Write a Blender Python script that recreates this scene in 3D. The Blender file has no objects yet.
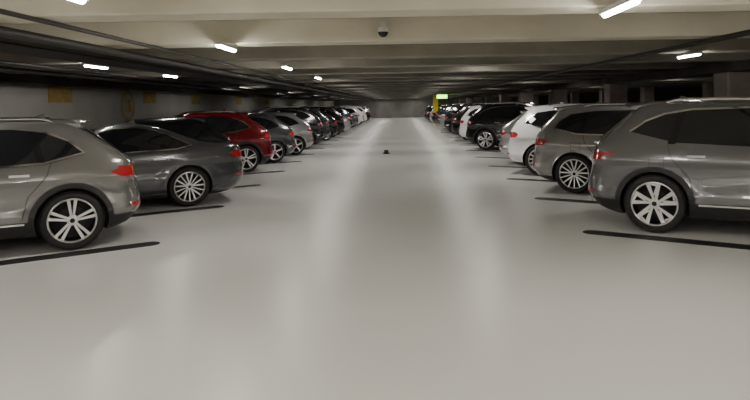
import bpy, bmesh, math, random
import numpy as np
from mathutils import Vector, Matrix
from mathutils.bvhtree import BVHTree
random.seed(4)
D=bpy.data; SC=bpy.context.scene; COL=SC.collection

# ------------------------------------------------------------- materials
def mat(name, col, rough=.5, metal=0, coat=0, emis=None, es=0, spec=.5):
    m=D.materials.new(name); m.use_nodes=True
    b=m.node_tree.nodes['Principled BSDF']
    b.inputs['Base Color'].default_value=(*col,1)
    b.inputs['Roughness'].default_value=rough
    b.inputs['Metallic'].default_value=metal
    b.inputs['Coat Weight'].default_value=coat
    b.inputs['Coat Roughness'].default_value=.03
    b.inputs['Specular IOR Level'].default_value=spec
    if emis:
        b.inputs['Emission Color'].default_value=(*emis,1)
        b.inputs['Emission Strength'].default_value=es
    return m
def noisy(m, c1, c2, scale=3, detail=6, bump=0, bscale=30, p0=.3, p1=.7):
    nt=m.node_tree; N=nt.nodes; L=nt.links; b=N['Principled BSDF']
    tc=N.new('ShaderNodeTexCoord')
    n=N.new('ShaderNodeTexNoise'); n.inputs['Scale'].default_value=scale; n.inputs['Detail'].default_value=detail
    L.new(tc.outputs['Object'],n.inputs['Vector'])
    r=N.new('ShaderNodeValToRGB'); r.color_ramp.elements[0].position=p0; r.color_ramp.elements[1].position=p1
    r.color_ramp.elements[0].color=(*c1,1); r.color_ramp.elements[1].color=(*c2,1)
    L.new(n.outputs['Fac'],r.inputs['Fac']); L.new(r.outputs['Color'],b.inputs['Base Color'])
    if bump:
        n3=N.new('ShaderNodeTexNoise'); n3.inputs['Scale'].default_value=bscale; n3.inputs['Detail'].default_value=3
        L.new(tc.outputs['Object'],n3.inputs['Vector'])
        bp=N.new('ShaderNodeBump'); bp.inputs['Strength'].default_value=bump; bp.inputs['Distance'].default_value=.01
        L.new(n3.outputs['Fac'],bp.inputs['Height']); L.new(bp.outputs['Normal'],b.inputs['Normal'])
    return m
M_floor=noisy(mat('epoxy_floor',(.6,.59,.56),.32,spec=.5),(.635,.63,.605),(.695,.69,.665),scale=1.1,detail=3,p0=.0,p1=1.0)
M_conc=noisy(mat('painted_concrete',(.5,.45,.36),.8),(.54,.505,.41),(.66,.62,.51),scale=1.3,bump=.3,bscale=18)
M_concd=noisy(mat('concrete_far_shade',(.3,.26,.2),.8),(.12,.112,.092),(.19,.18,.15),scale=1.3,bump=.3,bscale=18)  # same ceiling concrete, dimness of the far end put into the colour
M_concm=noisy(mat('concrete_mid_shade',(.3,.26,.2),.8),(.26,.243,.20),(.36,.34,.28),scale=1.3,bump=.3,bscale=18)  # in-between copy, light falloff along the ceiling put into the colour
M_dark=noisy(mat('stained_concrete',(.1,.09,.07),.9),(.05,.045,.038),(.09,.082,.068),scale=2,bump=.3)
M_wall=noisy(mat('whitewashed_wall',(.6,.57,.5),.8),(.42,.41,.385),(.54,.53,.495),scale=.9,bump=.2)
M_wallb=noisy(mat('grey_wall',(.3,.3,.3),.8),(.16,.155,.14),(.24,.235,.215),scale=.9,bump=.2)
M_col=noisy(mat('column_paint',(.3,.25,.22),.7),(.26,.215,.19),(.36,.31,.275),scale=2)
M_line=noisy(mat('black_line_paint',(.015,.015,.016),.5),(.012,.012,.013),(.03,.03,.03),scale=6)
M_ochre=noisy(mat('ochre_paint',(.5,.33,.08),.7),(.40,.28,.08),(.52,.37,.13),scale=4)
M_yellow=mat('yellow_paint',(.8,.55,.03),.6)
M_pipe=mat('dark_pipe',(.03,.028,.025),.5,.3)
M_fix=mat('fixture_housing',(.6,.6,.58),.5)
M_tube=mat('lamp_diffuser',(1,1,1),.4,emis=(1,.955,.875),es=160)
M_panel=mat('fill_panel_glow',(1,1,1),.4,emis=(1,.965,.90),es=38)  # glow of the added fill panels
M_green=mat('exit_sign_green',(.05,.5,.1),.4,emis=(.35,1,.08),es=7)
M_black=mat('black_plastic',(.018,.018,.019),.55)
M_gloss=mat('black_trim',(.01,.01,.011),.15)
M_glass=mat('tinted_glass',(.012,.013,.015),.04,spec=.7)
M_tyre=noisy(mat('tyre_rubber',(.02,.02,.02),.8),(.016,.016,.016),(.028,.027,.026),scale=20)
M_rim=mat('alloy',(.78,.78,.78),.28,.8)
M_rimd=mat('alloy_dark',(.02,.02,.022),.5,.4)
M_chrome=mat('chrome',(.8,.8,.8),.15,1)
M_red=mat('taillight_lens',(.42,.015,.02),.1,coat=1)
M_lamp=mat('headlight_lens',(.6,.62,.65),.08,coat=1)
M_plate=mat('licence_plate',(.75,.72,.6),.4)
def paint(n,c,metal=.55,r=.24): return mat(n,c,r,metal,coat=1)
P={'graphite':paint('paint_graphite',(.085,.088,.094)),
 'silver':paint('paint_silver',(.31,.305,.295)),
 'warmgrey':paint('paint_warm_grey',(.235,.23,.225)),
 'grey':paint('paint_grey',(.17,.173,.18)),
 'white':paint('paint_white',(.82,.82,.81),0,.3),
 'black':paint('paint_black',(.012,.012,.014),.2,.25),
 'red':paint('paint_red',(.19,.006,.012),.45),
 'lsilver':paint('paint_light_silver',(.5,.5,.5)),
 'navy':paint('paint_navy',(.02,.028,.05))}
SLOTS=[None,M_black,M_gloss,M_glass,M_tyre,M_rim,M_rimd,M_chrome,M_red,M_lamp,M_plate]
PAINT,BLK,GLS,GLA,TYR,RIM,RMD,CHR,RED,LMP,PLT=range(11)

# ------------------------------------------------------------- helpers
class MB:
    def __init__(s): s.v=[];s.f=[];s.m=[]
    def add(s,vs,fs,m):
        o=len(s.v); s.v+= [tuple(p) for p in vs]
        for i,f in enumerate(fs):
            s.f.append([o+k for k in f]); s.m.append(m if isinstance(m,int) else m[i])
    def box(s,lo,hi,m):
        x0,y0,z0=lo;x1,y1,z1=hi
        s.add([(x0,y0,z0),(x1,y0,z0),(x1,y1,z0),(x0,y1,z0),(x0,y0,z1),(x1,y0,z1),(x1,y1,z1),(x0,y1,z1)],
          [(0,3,2,1),(4,5,6,7),(0,1,5,4),(1,2,6,5),(2,3,7,6),(3,0,4,7)],m)
    def tube(s,path,r,m,n=8):
        vs=[];fs=[]
        path=[Vector(p) for p in path]
        for i,p in enumerate(path):
            t=(path[min(i+1,len(path)-1)]-path[max(i-1,0)]).normalized()
            a=t.cross(Vector((0,0,1)));
            if a.length<.1:a=t.cross(Vector((0,1,0)))
            a.normalize(); b=a.cross(t)
            for k in range(n):
                th=2*math.pi*k/n; vs.append(p+a*math.cos(th)*r+b*math.sin(th)*r)
        for i in range(len(path)-1):
            for k in range(n):
                k2=(k+1)%n; fs.append((i*n+k,i*n+k2,(i+1)*n+k2,(i+1)*n+k))
        fs.append(tuple(range(n-1,-1,-1))); fs.append(tuple((len(path)-1)*n+k for k in range(n)))
        s.add(vs,fs,m)
    def mesh(s,name,mats,angle=38):
        me=D.meshes.new(name); me.from_pydata(s.v,[],s.f)
        for m in mats: me.materials.append(m)
        me.polygons.foreach_set('material_index',s.m)
        me.polygons.foreach_set('use_smooth',[True]*len(s.f))
        me.update(); me.set_sharp_from_angle(angle=math.radians(angle))
        return me
def obj(name,me,loc=(0,0,0),rot=0,parent=None):
    o=D.objects.new(name,me); COL.objects.link(o); o.location=loc; o.rotation_euler=(0,0,rot)
    if parent:o.parent=parent
    return o
def boxobj(name,lo,hi,m,bevel=0):
    c=[(a+b)/2 for a,b in zip(lo,hi)]
    b=MB(); b.box([l-k for l,k in zip(lo,c)],[h-k for h,k in zip(hi,c)],0)
    o=obj(name,b.mesh(name,[m]),c)
    if bevel:
        md=o.modifiers.new('bevel','BEVEL'); md.width=bevel; md.segments=2
    return o
def pchip(xs,ys):
    xs=np.array(xs,float);ys=np.array(ys,float);h=np.diff(xs);d=np.diff(ys)/h
    m=np.zeros(len(xs)); m[0]=d[0];m[-1]=d[-1]
    for i in range(1,len(xs)-1):
        if d[i-1]*d[i]<=0:m[i]=0
        else:
            w1=2*h[i]+h[i-1];w2=h[i]+2*h[i-1]; m[i]=(w1+w2)/(w1/d[i-1]+w2/d[i])
    def f(x):
        i=int(min(max(np.searchsorted(xs,x)-1,0),len(xs)-2)); t=(x-xs[i])/h[i]
        return ((1+2*t)*(1-t)**2*ys[i]+t*(1-t)**2*h[i]*m[i]+t*t*(3-2*t)*ys[i+1]+t*t*(t-1)*h[i]*m[i+1])
    return f

# ------------------------------------------------------------- wheel
def wheel_geo(mb,cx,cy,R,side,style):
    """side=+1 outer face toward +y"""
    k=R/.36; rr=.268*k
    def lathe(prof,m,n=56):
        vs=[];fs=[]
        for r,y in prof:
            for i in range(n):
                a=2*math.pi*i/n; vs.append((cx+r*math.cos(a),cy+side*y,R+r*math.sin(a)))
        for j in range(len(prof)-1):
            for i in range(n):
                i2=(i+1)%n; q=(j*n+i,j*n+i2,(j+1)*n+i2,(j+1)*n+i)
                fs.append(q if side<0 else q[::-1])
        mb.add(vs,fs,m)
    w=.115
    lathe([(rr,w-.012),(rr+.03*k,w),(rr+.06*k,w-.003),(R-.012,w-.022),(R-.003,w-.04),(R,.05),(R,-.05),(R-.004,-w+.04),(R-.03,-w),(rr,-w+.01)],TYR)
    lathe([(rr+.004,w-.010),(rr-.006,w-.006),(rr-.014,w-.012),(rr-.018,w-.03)],RIM)
    lathe([(rr-.018,w-.03),(rr-.026,0),(rr-.03,-.08),(.0001,-.08)],RMD)
    lathe([(.16*k,.0),(.16*k,.02),(.0001,.02)],RMD)
    lathe([(.062*k,.02),(.062*k,w-.04),(.05*k,w-.03),(.03*k,w-.028),(.0001,w-.028)],RIM)
    lathe([(.028*k,w-.027),(.028*k,w-.022),(.0001,w-.022)],GLS)
    def bar(a0,a1,w0,w1,m=RIM,r0=.045,r1=None):
        r1=r1 or rr-.008
        p0=Vector((math.cos(a0),math.sin(a0)))*r0*k; p1=Vector((math.cos(a1),math.sin(a1)))*r1
        d=(p1-p0).normalized(); n=Vector((-d.y,d.x))
        pm=(p0+p1)/2
        vs=[];secs=[(p0,w0,w-.036),(pm,(w0+w1)/2,w-.03),(p1,w1,w-.016)]
        for p,ww,yo in secs:
            for sg,yy,g in ((-1,yo-.035,1.25),(-1,yo,1),(1,yo,1),(1,yo-.035,1.25)):
                q=p+n*sg*ww/2*g; vs.append((cx+q.x,cy+side*yy,R+q.y))
        fs=[];ms=[]
        for j in range(2):
            for i in range(3):
                q=(j*4+i,j*4+i+1,(j+1)*4+i+1,(j+1)*4+i); fs.append(q if side>0 else q[::-1]); ms.append(m if i==1 else RMD)
        mb.add(vs,fs,ms)
    rt=math.radians
    for s in range(5):
        a=rt(90+72*s)
        if style=='double':
            bar(a-rt(14),a-rt(9),.026*k,.038*k); bar(a+rt(14),a+rt(9),.026*k,.038*k)
        elif style=='turbine':
            bar(a-rt(24),a-rt(12),.03*k,.055*k); bar(a+rt(4),a+rt(16),.026*k,.05*k)
            bar(a-rt(12),a+rt(15),.026*k,.026*k,RIM,.228,rr-.010)
            bar(a+rt(4),a-rt(11),.018*k,.026*k,RIM,.10,rr-.02)
        elif style=='vee':
            bar(a,a-rt(13),.024*k,.026*k); bar(a,a+rt(13),.024*k,.026*k); bar(a+rt(36),a+rt(36),.018*k,.02*k)
        else:
            bar(a,a-rt(3),.045*k,.06*k)

# ------------------------------------------------------------- car
SUV=dict(L=4.5,H=1.66,xw=.86,wb=2.68,R=.365,nr=8,nf=4.5,
 lv=[(.20,.30,4.2,.80),(.26,.16,4.34,.87),(.38,.06,4.44,.920),(.47,.0,4.49,.926),(.56,0,4.5,.902),(.70,.03,4.5,.892),(.82,.055,4.49,.906),(.90,.07,4.45,.938),(.95,.08,4.36,.926),
     (1.03,.09,3.95,.895),(1.09,.11,3.52,.868),(1.14,.15,3.36,.848),(1.27,.27,3.10,.79),(1.40,.42,2.84,.73),(1.50,.53,2.62,.68),(1.56,.61,2.46,.645),(1.60,.68,2.32,.61),(1.63,.78,2.14,.555),(1.65,.92,1.9,.46),(1.66,1.1,1.7,.30)],
 dlo=[(.58,1.26),(.76,1.39),(.98,1.48),(1.3,1.535),(1.9,1.55),(2.33,1.51),(2.75,1.33),(3.14,1.13),(3.05,1.08),(2.0,1.09),(1.1,1.13)],
 pillars=[(1.02,1.11,-.12),(1.95,2.05,0)],
 tls=[(.09,1.00),(.26,1.00),(.42,.975),(.24,.94),(.09,.91)], tlr=[(.50,1.0),(.84,1.0),(.84,.90),(.70,.90),(.62,.96)],
 rg=[(-.62,1.17),(.62,1.17),(.50,1.50),(-.50,1.50)], ws=[(-.72,1.14),(.72,1.14),(.56,1.53),(-.56,1.53)],
 clad=.40,seams=[[(1.02,1.10),(1.06,.95),(1.26,.70),(1.32,.44)],[(2.0,1.08),(2.02,.44)],[(3.12,1.08),(3.16,.9),(3.08,.44)]],
 handles=[(1.34,.97),(2.20,.96)],spoiler=True,rails=True,plate=.70,spx=(.44,.9),arc=True,crease=.026)
GL=dict(SUV)
GL['arc']=False; GL['crease']=.012
GL['lv']=[(z,a if z<1.1 else a+(z-1.1)*.26,b,w) for z,a,b,w in SUV['lv']]
GL['dlo']=[(.66,1.21),(.84,1.37),(1.08,1.475),(1.42,1.525),(1.9,1.54),(2.33,1.50),(2.75,1.32),(3.14,1.13),(3.05,1.07),(2.0,1.07),(1.1,1.10)]
GL['pillars']=[(1.08,1.16,-.1),(1.95,2.05,0)]; GL['spx']=(.56,1.05); GL['xw']=.80
GL['tls']=[(.09,1.02),(.26,1.00),(.38,.95),(.24,.89),(.09,.88)]; GL['tlr']=[(.50,1.0),(.84,1.02),(.84,.88),(.60,.89)]
QL=dict(SUV)
QL['arc']=False; QL['crease']=.012
QL['lv']=[(z,a if z<1.1 else a-(z-1.1)*.22,b,w) for z,a,b,w in SUV['lv']]
QL['dlo']=[(.48,1.22),(.58,1.36),(.78,1.48),(1.2,1.535),(1.9,1.545),(2.33,1.50),(2.75,1.33),(3.14,1.12),(3.05,1.07),(2.0,1.08),(.9,1.11)]
QL['pillars']=[(.95,1.03,-.06),(1.95,2.05,0)]; QL['spx']=(.34,.8)
QL['tls']=[(.09,1.02),(.30,1.01),(.36,.97),(.30,.90),(.09,.89)]; QL['tlr']=[(.46,1.01),(.84,1.02),(.84,.89),(.50,.90)]
SED=dict(L=4.75,H=1.43,xw=1.0,wb=2.82,R=.335,nr=6.5,nf=4.2,
 lv=[(.17,.34,4.4,.78),(.23,.18,4.6,.86),(.34,.07,4.70,.90),(.48,.01,4.74,.912),(.60,.0,4.75,.897),(.70,.02,4.74,.893),(.80,.035,4.70,.920),(.86,.045,4.5,.905),(.92,.055,4.05,.885),
     (.965,.07,3.6,.86),(1.0,.10,3.35,.84),(1.03,.24,3.22,.815),(1.055,.52,3.14,.795),(1.10,.74,3.04,.775),(1.18,.98,2.88,.74),(1.27,1.22,2.68,.69),(1.34,1.42,2.48,.64),
     (1.38,1.58,2.35,.59),(1.41,1.76,2.2,.50),(1.43,1.95,2.06,.34)],
 dlo=[(.95,1.03),(1.22,1.17),(1.52,1.29),(1.80,1.345),(2.15,1.34),(2.42,1.27),(2.80,1.10),(3.05,.97),(2.0,.955),(1.2,.975)],
 pillars=[(1.30,1.36,.12),(2.10,2.19,0)],
 tls=[(.09,.90),(.26,.90),(.33,.87),(.22,.80),(.09,.79)], tlr=[(.45,.90),(.79,.90),(.79,.79),(.5,.81)],
 rg=[(-.60,1.08),(.60,1.08),(.48,1.34),(-.48,1.34)], ws=[(-.70,1.03),(.70,1.03),(.54,1.34),(-.54,1.34)],
 clad=.22,seams=[[(1.33,.97),(1.30,.82),(1.42,.60),(1.46,.30)],[(2.14,.96),(2.17,.30)],[(3.08,.96),(3.14,.8),(3.10,.30)]],
 handles=[(1.46,.83),(2.34,.83)],spoiler=False,rails=False,plate=.66,spx=None,arc=False,crease=0)
def scaled(S,sx,sy,sz,R,**kw):
    T=dict(S)
    T['L']*=sx;T['xw']*=sx;T['wb']*=sx;T['H']*=sz;T['R']=R
    T['lv']=[(z*sz,a*sx,b*sx,w*sy) for z,a,b,w in S['lv']]
    for k in('dlo','tls'):T[k]=[(x*sx,z*sz) for x,z in S[k]]
    for k in('rg','ws','tlr'):T[k]=[(y*sy,z*sz) for y,z in S[k]]
    T['pillars']=[(a*sx,b*sx,c) for a,b,c in S['pillars']]
    T['seams']=[[(x*sx,z*sz) for x,z in q] for q in S['seams']]
    T['handles']=[(x*sx,z*sz) for x,z in S['handles']]
    T['clad']*=sz;T['plate']*=sz
    T.update(kw); return T

def build_car(name,S,style,NH=110,chrome=True):
    L=S['L'];R=S['R'];xr_=S['xw'];xf_=xr_+S['wb'];Ra=R+.04
    zs=[l[0] for l in S['lv']]
    fr,ff,fw=[pchip(zs,[l[i] for l in S['lv']]) for i in(1,2,3)]
    lev=set(round(z,4) for z in zs); lev.add(S['clad'])
    z=zs[0]
    while z<zs[-1]: lev.add(round(z,4)); z+=.03
    lev=sorted(lev); lv=[lev[0]]
    for q in lev[1:]:
        if q-lv[-1]>.008 or q in(zs[-1],S['clad']): lv.append(q)
    rings=[]
    for z in lv:
        a,b,w=fr(z),ff(z),fw(z); c=(a+b)/2; hl=(b-a)/2
        T=np.linspace(0,math.pi,900); ct=-np.cos(T); st=np.sin(T)
        n=np.where(ct<0,S['nr'],S['nf'])
        X=np.sign(ct)*np.abs(ct)**(2/n); Y=np.abs(st)**(2/n)
        X=c+X*hl; Y=Y*w; Y[0]=Y[-1]=0
        s=np.concatenate([[0],np.cumsum(np.hypot(np.diff(X),np.diff(Y)))])
        u=np.linspace(0,s[-1],NH); X=np.interp(u,s,X);Y=np.interp(u,s,Y)
        for i in range(NH):
            if Y[i]>.75*w:
                for xc in(xr_,xf_):
                    d=math.hypot(X[i]-xc,z-R)
                    Y[i]+=.028*math.exp(-((d-Ra)/.09)**2) if z<S['lv'][7][0] else 0
                x=X[i]
                if S['crease'] and xr_+.45<x<xf_-.4:
                    zc=.58+.11*(x-xr_-.45); fade=min(1,(x-xr_-.45)/.25,(xf_-.4-x)/.25)
                    Y[i]+=S['crease']*fade*max(0,1-abs(z-zc)/.11)
        half=[(X[i],Y[i],z) for i in range(NH)]
        rings.append(half+[(x,-y,zz) for x,y,zz in half[-2:0:-1]])
    n=len(rings[0]); vs=[p for r in rings for p in r]; fs=[];ms=[]
    for j in range(len(rings)-1):
        zc=(lv[j]+lv[j+1])/2; m=BLK if zc<S['clad'] else PAINT
        for i in range(n):
            i2=(i+1)%n; fs.append((j*n+i2,j*n+i,(j+1)*n+i,(j+1)*n+i2)); ms.append(m)
    fs.append(tuple(range(n))); ms.append(BLK)
    fs.append(tuple((len(rings)-1)*n+i for i in range(n-1,-1,-1))); ms.append(PAINT)
    me=D.meshes.new('tmp'); me.from_pydata(vs,[],fs)
    for k in range(2): me.materials.append(M_black)
    me.polygons.foreach_set('material_index',ms)
    bm=bmesh.new(); bm.from_mesh(me); bmesh.ops.recalc_face_normals(bm,faces=bm.faces); bm.to_mesh(me)
    bvh=BVHTree.FromBMesh(bm); bm.free()
    o=D.objects.new('tmp',me); COL.objects.link(o)
    cuts=[]
    for xc in(xr_,xf_):
        for sg in(1,-1):
            b=bmesh.new(); bmesh.ops.create_cone(b,cap_ends=True,segments=64,radius1=Ra,radius2=Ra,depth=.7)
            cm=D.meshes.new('cut'); 
            for f in b.faces:f.material_index=1
            b.to_mesh(cm); b.free()
            for k in range(2): cm.materials.append(M_black)
            c=D.objects.new('cut',cm); COL.objects.link(c); c.rotation_euler=(math.pi/2,0,0)
            c.location=(xc,sg*(.93-.30+.35),R); cuts.append(c)
            md=o.modifiers.new('b','BOOLEAN'); md.operation='DIFFERENCE'; md.object=c; md.solver='EXACT'
    bpy.context.view_layer.update()
    dg=bpy.context.evaluated_depsgraph_get(); em=D.meshes.new_from_object(o.evaluated_get(dg))
    mb=MB(); mb.add([v.co[:] for v in em.vertices],[list(p.vertices) for p in em.polygons],[min(p.material_index,1) for p in em.polygons])
    for c in cuts+[o]: D.objects.remove(c)
    def cast(axis,sg,a,z):
        for t in range(40):
            if axis=='y': org=Vector((a,sg*3,z));d=Vector((0,-sg,0))
            else: org=Vector((-3 if sg<0 else L+3,a,z)); d=Vector((-sg,0,0))
            h=bvh.ray_cast(org,d)
            if h[0] is not None: return h[0],h[1]
            if axis=='x': a*=.985
            else: a=a+(.01 if a<L/2 else -.01)
        return Vector((L/2,0,z)),Vector((0,0,1))
    def patch(poly,m,axis,sg,off=.005,step=.05):
        bm=bmesh.new(); f=bm.faces.new([bm.verts.new((p[0],p[1],0)) for p in poly])
        xs=[p[0] for p in poly];ys=[p[1] for p in poly]
        for ax,(lo,hi) in ((0,(min(xs),max(xs))),(1,(min(ys),max(ys)))):
            q=math.ceil((lo+.004)/step)*step
            while q<hi-.004:
                co=Vector((q,0,0)) if ax==0 else Vector((0,q,0)); no=Vector((1,0,0)) if ax==0 else Vector((0,1,0))
                bmesh.ops.bisect_plane(bm,geom=bm.verts[:]+bm.edges[:]+bm.faces[:],plane_co=co,plane_no=no)
                q+=step
        bm.verts.index_update(); V=[]
        for v in bm.verts:
            h,nn=cast(axis,sg,v.co.x,v.co.y); V.append(h+nn*off)
        F=[]
        for f in bm.faces:
            ids=[v.index for v in f.verts]
            nn=Vector()
            for k in range(len(ids)):
                nn+=V[ids[k]].cross(V[ids[(k+1)%len(ids)]])
            o_=nn.y*sg if axis=='y' else nn.x*sg
            F.append(ids if o_>0 else ids[::-1])
        bm.free(); mb.add(V,F,m)
    def strip(pl,w,m,axis,sg,off=.004):
        for (a,b),(c,d) in zip(pl[:-1],pl[1:]):
            dx,dz=c-a,d-b; l=math.hypot(dx,dz); nx,nz=-dz/l*w/2,dx/l*w/2; ex,ez=dx/l*w*.4,dz/l*w*.4
            patch([(a-nx-ex,b-nz-ez),(c-nx+ex,d-nz+ez),(c+nx+ex,d+nz+ez),(a+nx-ex,b+nz-ez)],m,axis,sg,off)
    dlo=S['dlo']; zt=max(p[1] for p in dlo)
    for sg in(1,-1):
        patch(dlo,GLA,'y',sg,.005)
        for a,b,sl in S['pillars']:
            zb=min(p[1] for p in dlo)
            def top(x):
                best=zb
                for (p,q) in zip(dlo,dlo[1:]+dlo[:1]):
                    if min(p[0],q[0])<=x<=max(p[0],q[0]) and p[0]!=q[0]:
                        t=(x-p[0])/(q[0]-p[0]); best=max(best,p[1]+t*(q[1]-p[1]))
                return best
            patch([(a,zb+.03),(b,zb+.03),(b-sl,top(b-sl)),(a-sl,top(a-sl))],GLS,'y',sg,.009)
        if S['arc']: strip(dlo[0:7],.022,CHR,'y',sg,.010)
        elif chrome: strip(dlo+dlo[:1] if not S['rails'] else dlo[6:]+dlo[:3],.020,CHR,'y',sg,.010)
        else: strip(dlo+dlo[:1],.02,GLS,'y',sg,.009)
        patch(S['tls'],RED,'y',sg,.008,.03)
        for q in S['seams']: strip(q,.012,BLK,'y',sg,.003)
        if sg<0:
            fx,fz=S['xw']-.05,S['handles'][0][1]-.02
            strip([(fx,fz),(fx+.17,fz),(fx+.17,fz-.14),(fx,fz-.14),(fx,fz)],.008,BLK,'y',sg,.003)
        for hx,hz in S['handles']:
            p,nn=cast('y',sg,hx,hz)
            y0,y1=sorted((p.y-sg*.005,p.y+sg*.035)); mb.box((hx-.10,y0,hz-.013),(hx+.10,y1,hz+.015),CHR if chrome else PAINT)
        if S['clad']>.3:
            for xc in(xr_,xf_):
                N=26
                for i in range(N):
                    t0=math.radians(-12+204*i/N);t1=math.radians(-12+204*(i+1)/N)
                    r0,r1=Ra-.001,Ra+.06
                    patch([(xc+r0*math.cos(t0),R+r0*math.sin(t0)),(xc+r1*math.cos(t0),R+r1*math.sin(t0)),(xc+r1*math.cos(t1),R+r1*math.sin(t1)),(xc+r0*math.cos(t1),R+r0*math.sin(t1))],BLK,'y',sg,.008,.1)
            strip([(xr_+Ra+.1,S['clad']-.02),(xf_-Ra-.1,S['clad']-.02)],.02,CHR,'y',sg,.008)
        patch([(p[0]*sg,p[1]) for p in S['tlr']],RED,'x',-1,.008,.04)
        hz=S['lv'][6][0]
        patch([(sg*.50,hz-.02),(sg*.80,hz+.02),(sg*.80,hz-.12),(sg*.55,hz-.12)],LMP,'x',1,.008,.04)
        patch([(L-.45,hz+.02),(L-.16,hz+.02),(L-.16,hz-.12),(L-.32,hz-.10)],LMP,'y',sg,.008,.04)
        patch([(sg*.55,.50),(sg*.80,.50),(sg*.80,.46),(sg*.55,.46)],RED,'x',-1,.006,.04)
        mx=dlo[7][0]-.12; mz=S['dlo'][7][1]+.03
        p,nn=cast('y',sg,mx,mz-.06)
        vs=[];nu,nv=12,8
        cy=p.y+sg*.14
        for j in range(nv+1):
            ph=-math.pi/2+math.pi*j/nv
            for i in range(nu):
                th=2*math.pi*i/nu
                f=lambda c:math.copysign(abs(c)**.6,c)
                vs.append((mx+.065*f(math.cos(ph))*f(math.cos(th)),cy+.12*f(math.cos(ph))*f(math.sin(th)),mz+.075*f(math.sin(ph))))
        mb.add(vs,[(j*nu+i,j*nu+(i+1)%nu,(j+1)*nu+(i+1)%nu,(j+1)*nu+i) for j in range(nv) for i in range(nu)],PAINT)
        y0,y1=sorted((p.y-sg*.02,p.y+sg*.08)); mb.box((mx-.03,y0,mz-.075),(mx+.03,y1,mz-.04),GLS)
    patch(S['rg'],GLA,'x',-1,.006); patch(S['ws'],GLA,'x',1,.006)
    pz=S['plate']
    patch([(-.28,pz-.075),(.28,pz-.075),(.28,pz+.075),(-.28,pz+.075)],BLK,'x',-1,.006,.1)
    patch([(-.26,pz-.055),(.26,pz-.055),(.26,pz+.055),(-.26,pz+.055)],PLT,'x',-1,.012,.1)
    patch([(-.42,.80*S['H']/1.66),(.42,.80*S['H']/1.66),(.34,.52*S['H']/1.66),(-.34,.52*S['H']/1.66)],GLS,'x',1,.006)
    patch([(-.45,S['tlr'][0][1]-.01),(.45,S['tlr'][0][1]-.01),(.45,S['tlr'][0][1]-.05),(-.45,S['tlr'][0][1]-.05)],CHR if not S['spoiler'] else (RED if S['arc'] else GLS),'x',-1,.004)
    if S['clad']<.3:
        patch([(-.55,.24),(.55,.24),(.5,.36),(-.5,.36)],BLK,'x',-1,.005)
    def roofz(x,y):
        h=bvh.ray_cast(Vector((x,y,3)),Vector((0,0,-1))); return h[0].z
    sx=L/4.5;H=S['H']
    if S['spoiler']:
        vs=[];ys=[-.57,-.50,-.3,0,.3,.50,.57]
        xa,x1=S['spx'][0]*sx,S['spx'][1]*sx
        for y in ys:
            e=abs(y)/.57; xr0=xa+.12*e**4; zr=roofz(x1,y)
            vs+=[(x1,y,zr+.004),(xr0+.02,y,zr-.03),(xr0,y,zr-.05),(xr0+.05,y,zr-.075),(x1,y,zr-.15)]
        fs=[]
        for j in range(len(ys)-1):
            for i in range(5):
                i2=(i+1)%5; fs.append((j*5+i,(j+1)*5+i,(j+1)*5+i2,j*5+i2))
        fs+=[(0,1,2,3,4),tuple((len(ys)-1)*5+i for i in(4,3,2,1,0))]
        mb.add(vs,fs,PAINT)
    if S['rails']:
        for sg in(1,-1):
            y=sg*.56; pts=[]
            for t in range(15):
                x=(1.0+(2.28-1.0)*t/14)*sx; e=abs(t/14-.5)*2
                pts.append((x,y,roofz(x,y)+.038-.04*max(0,e-.8)/.2))
            mb.tube(pts,.018,CHR,8)
    ax=(1.2 if S['spoiler'] else 1.75)*sx; az=roofz(ax,0)-.01
    mb.add([(ax-.08,-.02,az),(ax+.09,-.012,az),(ax+.09,.012,az),(ax-.08,.02,az),(ax-.07,0,az+.065),(ax-.03,0,az+.06)],
           [(0,1,5,4),(3,4,5,2),(1,2,5),(0,4,3)],PAINT)
    for xc in(xr_,xf_):
        for sg in(1,-1):
            wheel_geo(mb,xc,sg*(S['lv'][3][3]-.115-.008),R,sg,style)
    mb.v=[(x-L/2,y,z) for x,y,z in mb.v]
    return mb,S

TYPES={}
def ctype(key,S,style,**k): TYPES[key]=build_car(key,S,style,**k)
ctype('crossover',SUV,'turbine')
ctype('compact',scaled(GL,.97,.98,.945,.35),'double')
ctype('boxy',scaled(QL,.99,1.0,.965,.355,clad=.30),'vee')
ctype('sedan',SED,'vee')
ctype('hatch',scaled(GL,.93,.96,.89,.315,rails=False,clad=.24),'plain',chrome=False)
cache={}
def place(kind,colr,X,Y,name,side,ang=28):
    key=(kind,colr)
    if key not in cache:
        mb,S=TYPES[kind]; cache[key]=mb.mesh(f'{name}_{colr}',[P[colr]]+SLOTS[1:],24)
    S=TYPES[kind][1]; phi=math.radians(-ang if side>0 else 180+ang)
    lx=S['xw']-S['L']/2; ly=-S['lv'][3][3]*(1 if side>0 else -1)
    c,s=math.cos(phi),math.sin(phi)
    return obj(name,cache[key],(X-(lx*c-ly*s),Y-(lx*s+ly*c),.005),phi)
place('crossover','grey',3.14,7.47,'suv_car',1)
place('boxy','silver',3.11,10.82,'suv_car',1)
place('boxy','white',3.12,13.5,'suv_car',1)
place('hatch','lsilver',3.25,16.1,'hatchback_car',1)
place('crossover','black',3.0,21.3,'suv_car',1)
far=[('boxy','white'),('crossover','black'),('hatch','graphite'),('boxy','black'),('sedan','lsilver'),('crossover','navy'),('hatch','black'),('boxy','graphite'),('sedan','black'),None,('hatch','silver'),('crossover','black'),('sedan','graphite'),('boxy','black'),('hatch','white')]
NM={'boxy':'suv_car','crossover':'suv_car','compact':'suv_car','hatch':'hatchback_car','sedan':'sedan_car'}
for i,kc in enumerate(far):
    if kc: place(kc[0],kc[1],3.1+random.uniform(-.12,.12),24.3+2.75*i,NM[kc[0]],1)
place('compact','warmgrey',-3.90,7.10,'suv_car',-1)
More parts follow.
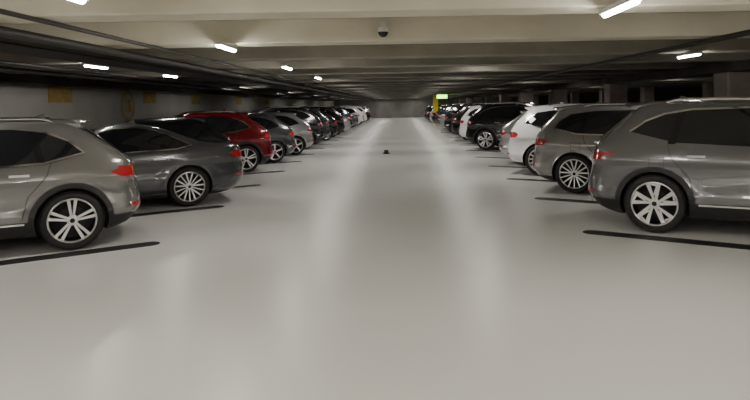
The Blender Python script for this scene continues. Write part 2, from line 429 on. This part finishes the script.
place('sedan','graphite',-3.57,10.13,'sedan_car',-1)
place('hatch','black',-4.2,12.75,'hatchback_car',-1)
place('compact','red',-3.92,15.25,'suv_car',-1)
place('hatch','graphite',-3.75,17.95,'hatchback_car',-1)
place('hatch','lsilver',-3.6,20.7,'hatchback_car',-1)
place('crossover','black',-3.7,23.5,'suv_car',-1)
farl=[('boxy','graphite'),('hatch','black'),('crossover','black'),('sedan','lsilver'),('boxy','navy'),('hatch','black'),('sedan','graphite'),('boxy','white'),('crossover','white'),('hatch','lsilver'),('boxy','white'),('hatch','white'),('sedan','black'),('boxy','silver'),('hatch','white')]
for i,(k,c) in enumerate(farl):
    place(k,c,-3.7+random.uniform(-.12,.12),26.3+2.75*i,NM[k],-1)

# ------------------------------------------------------------- room
X0,X1,Y0,Y1=-8.6,20.0,-9.0,78.0
boxobj('floor',(X0,Y0,-.2),(X1,Y1,0),M_floor)
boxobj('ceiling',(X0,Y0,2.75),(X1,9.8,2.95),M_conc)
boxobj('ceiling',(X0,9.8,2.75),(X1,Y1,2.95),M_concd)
boxobj('wall_left',(X0-.3,Y0,0),(X0,Y1,2.95),M_wall)
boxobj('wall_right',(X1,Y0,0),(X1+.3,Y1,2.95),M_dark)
boxobj('wall_back',(X0,Y1,0),(X1,Y1+.3,2.95),M_wallb)
boxobj('wall_front',(X0,Y0-.3,0),(X1,Y0,2.95),M_wall)
y=7.4-2.4*6; beams=[]
while y<Y1-.5:
    boxobj('ceiling_beam',(X0+.5,y,2.45),(X1,y+.4,2.75),M_conc if y<9 else (M_concm if y<16 else M_concd),.015); beams.append(y)  # beam colour steps darker with distance, painting in the fading light
    y+=2.4
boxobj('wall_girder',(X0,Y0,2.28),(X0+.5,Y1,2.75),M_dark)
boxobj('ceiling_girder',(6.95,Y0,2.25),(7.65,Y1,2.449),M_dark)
y=12.8-7.2*2
while y<Y1:
    boxobj('concrete_column',(7.0,y,0),(7.6,y+.6,2.25),M_col,.03); 
    boxobj('concrete_column',(14.0,y,0),(14.6,y+.6,2.45),M_col,.03); y+=7.2
def pipe(name,x,z,r):
    b=MB(); b.tube([(0,Y0+.1,0),(0,Y1-.1,0)],r,0,12); obj(name,b.mesh(name,[M_pipe]),(x,0,z))
pipe('sprinkler_pipe',-3.5,2.37,.05); pipe('sprinkler_pipe',3.9,2.40,.035); pipe('electrical_conduit',-3.0,2.42,.022)
pipe('electrical_conduit',-5.9,2.40,.03); pipe('sprinkler_pipe',-6.5,2.36,.045)
b=MB(); b.box((-.3,Y0+.1,0),(.3,Y1-.1,.01),0); b.box((-.3,Y0+.1,0),(-.29,Y1-.1,.09),0); b.box((.29,Y0+.1,0),(.3,Y1-.1,.09),0)
obj('cable_tray',b.mesh('cable_tray',[M_pipe]),(-4.2,0,2.34))
lb=MB(); HL=.34; lb.box((-.045,-HL-.02,-.005),(.045,HL+.02,.035),0)
nseg=8;vs=[];fs=[]
for yy in(-HL,HL):
    for i in range(nseg+1):
        a=math.pi*i/nseg; vs.append((-.03*math.cos(a),yy,-.005-.028*math.sin(a)))
for i in range(nseg): fs.append((i,i+1,nseg+2+i,nseg+1+i))
fs+=[tuple(range(nseg,-1,-1)),tuple(range(nseg+1,2*nseg+2))]
lb.add(vs,fs,1)
lme=lb.mesh('fluorescent_lamp',[M_fix,M_tube])
bm=bmesh.new();bm.from_mesh(lme);bmesh.ops.recalc_face_normals(bm,faces=bm.faces);bm.to_mesh(lme);bm.free()
def lampat(x,y): obj('fluorescent_lamp',lme,(x,y,2.41))
for yy in(-7.6,-3.6,-.6,1.6,3.7,7.4,11.4,15.7): lampat(-2.13,yy)
for yy in(-6.4,-2.6,.0,2.2,4.8): lampat(1.77,yy)
for yy in(-6,-1.5,2.4,6.2,10.2,13.5): lampat(-5.15,yy)
for yy in(-6,-1,4.5,10.05): lampat(4.85,yy)
pb=MB(); pb.box((-.16,-.62,0),(.16,.62,.06),0); pb.add([(-.14,-.6,-.002),(.14,-.6,-.002),(.14,.6,-.002),(-.14,.6,-.002)],[(0,3,2,1)],1)
for s in(-1,1): pb.box((.14*s-.01+.01*s,-.62,-.03),(.14*s+.01+.01*s,.62,0),0)
for s in(-1,1): pb.box((-.16,.61*s-.01,-.03),(.16,.61*s+.01,0),0)
pme=pb.mesh('unseen_fill_panel',[M_fix,M_panel])  # added panels, unseen behind the beams, to light the floor
def panelat(x,i): 
    if 0<=i<len(beams)-1: obj('unseen_fill_panel',pme,(x,beams[i]+1.38,2.685))
for i in range(0,len(beams),2):
    if beams[i]>16: panelat(-2.13,i)
    if beams[i]>9 or beams[i]<0: panelat(1.9,i)
    if i%4==0 and (beams[i]>16): panelat(-5.9,i)
    if i%4==0 and (beams[i]>16): panelat(5.2,i); panelat(11,i)
# security camera dome
b=MB(); n=20;vs=[];fs=[]
prof=[(0.0001,.06),(.05,.06),(.065,.04),(.065,.0),(.058,-.02),(.045,-.045),(.025,-.06),(.0001,-.066)]
for r,z in prof:
    for i in range(n): vs.append((r*math.cos(2*math.pi*i/n),r*math.sin(2*math.pi*i/n),z))
ms=[]
for j in range(len(prof)-1):
    for i in range(n): fs.append((j*n+i,(j+1)*n+i,(j+1)*n+(i+1)%n,j*n+(i+1)%n)); ms.append(0 if j<3 else 1)
b.add(vs,fs,ms); b.box((-.03,.0,.02),(.03,.10,.12),0)
obj('security_camera',b.mesh('security_camera',[M_fix,M_gloss]),(-.19,7.30,2.55))
def line(name,X,Y,side,ang,L=5.2,w=.25):
    b=MB(); vs=[(0,-w/2),(L,-w/2),(L,w/2),(0,w/2)]
    for i in range(1,8): 
        a=math.pi/2+math.pi*i/8; vs.append((w/2*math.cos(a),w/2*math.sin(a)))
    n=len(vs); V=[(x,y,.0) for x,y in vs]+[(x,y,.003) for x,y in vs]
    F=[tuple(range(n,2*n))]+[(i,(i+1)%n,n+(i+1)%n,n+i) for i in range(n)]
    b.add(V,F,0); a=math.radians(-ang if side>0 else 180+ang)
    obj(name,b.mesh(name,[M_line]),(X,Y,.0),a)
for k in range(0,25):
    line('parking_line',2.42,7.62+2.75*k,1,32,L=5.2 if k else 4.6); line('parking_line',-3.12,7.40+2.7*k,-1,32,L=5.2 if k else 4.6)
def wallsign(y,z,w,h): boxobj('wall_sign',(X0,y-w/2,z-h/2),(X0+.02,y+w/2,z+h/2),M_ochre)
for y,z in((15.2,2.09),(20.6,2.09),(25.3,2.06),(32,2.05),(39,2.05)): wallsign(y,z,1.05,.44)
b=MB();vs=[];fs=[];n=40
for r in(.38,.48):
    for i in range(n): vs.append((0.0,r*math.cos(2*math.pi*i/n),r*math.sin(2*math.pi*i/n)))
vs+=[(.015,p[1],p[2]) for p in vs]
for i in range(n):
    j=(i+1)%n; fs+=[(2*n+i,3*n+i,3*n+j,2*n+j),(n+i,n+j,3*n+j,3*n+i),(i,2*n+i,2*n+j,j)]
b.add(vs,fs,0); b.box((0,-.2,-.2),(.015,-.12,.2),0); b.box((0,.0,-.2),(.015,.08,.2),0); b.box((0,.0,.12),(.015,.2,.2),0);b.box((0,.0,-.2),(.015,.2,-.12),0);b.box((0,.14,-.2),(.015,.22,.2),0)
obj('round_wall_sign',b.mesh('round_wall_sign',[M_ochre]),(X0+.001,18.95,1.79))
boxobj('yellow_column',(2.75,49.6,0),(3.15,50.0,2.45),M_yellow,.02)
boxobj('exit_sign',(2.9,47,2.12),(3.7,47.06,2.4),M_green)
b=MB(); b.add([(.12*math.cos(t*math.pi/8),.12*math.sin(t*math.pi/8),z) for z in(0,.03) for t in range(16)],[tuple(range(16,32))]+[(i,(i+1)%16,16+(i+1)%16,16+i) for i in range(16)],0)
b.box((-.07,-.07,.03),(.07,.07,.12),0)
obj('floor_debris',b.mesh('floor_debris',[M_black]),(-.5,20.6,0))  # small dark piece of debris lying in the aisle

# ------------------------------------------------------------- world & camera
w=D.worlds.new('world'); SC.world=w; w.use_nodes=True
w.node_tree.nodes['Background'].inputs[0].default_value=(.5,.48,.45,1); w.node_tree.nodes['Background'].inputs[1].default_value=.05
cd=D.cameras.new('camera'); cam=D.objects.new('camera',cd); COL.objects.link(cam)
cd.sensor_width=36; cd.lens=28.8; cd.shift_x=-25/750; cd.shift_y=-95/750; cd.clip_end=300
cam.matrix_world=Matrix.Translation((0,0,1.66))@Matrix.Rotation(math.pi/2,4,'X')@Matrix.Rotation(math.radians(-1.0),4,'Z')
SC.camera=cam
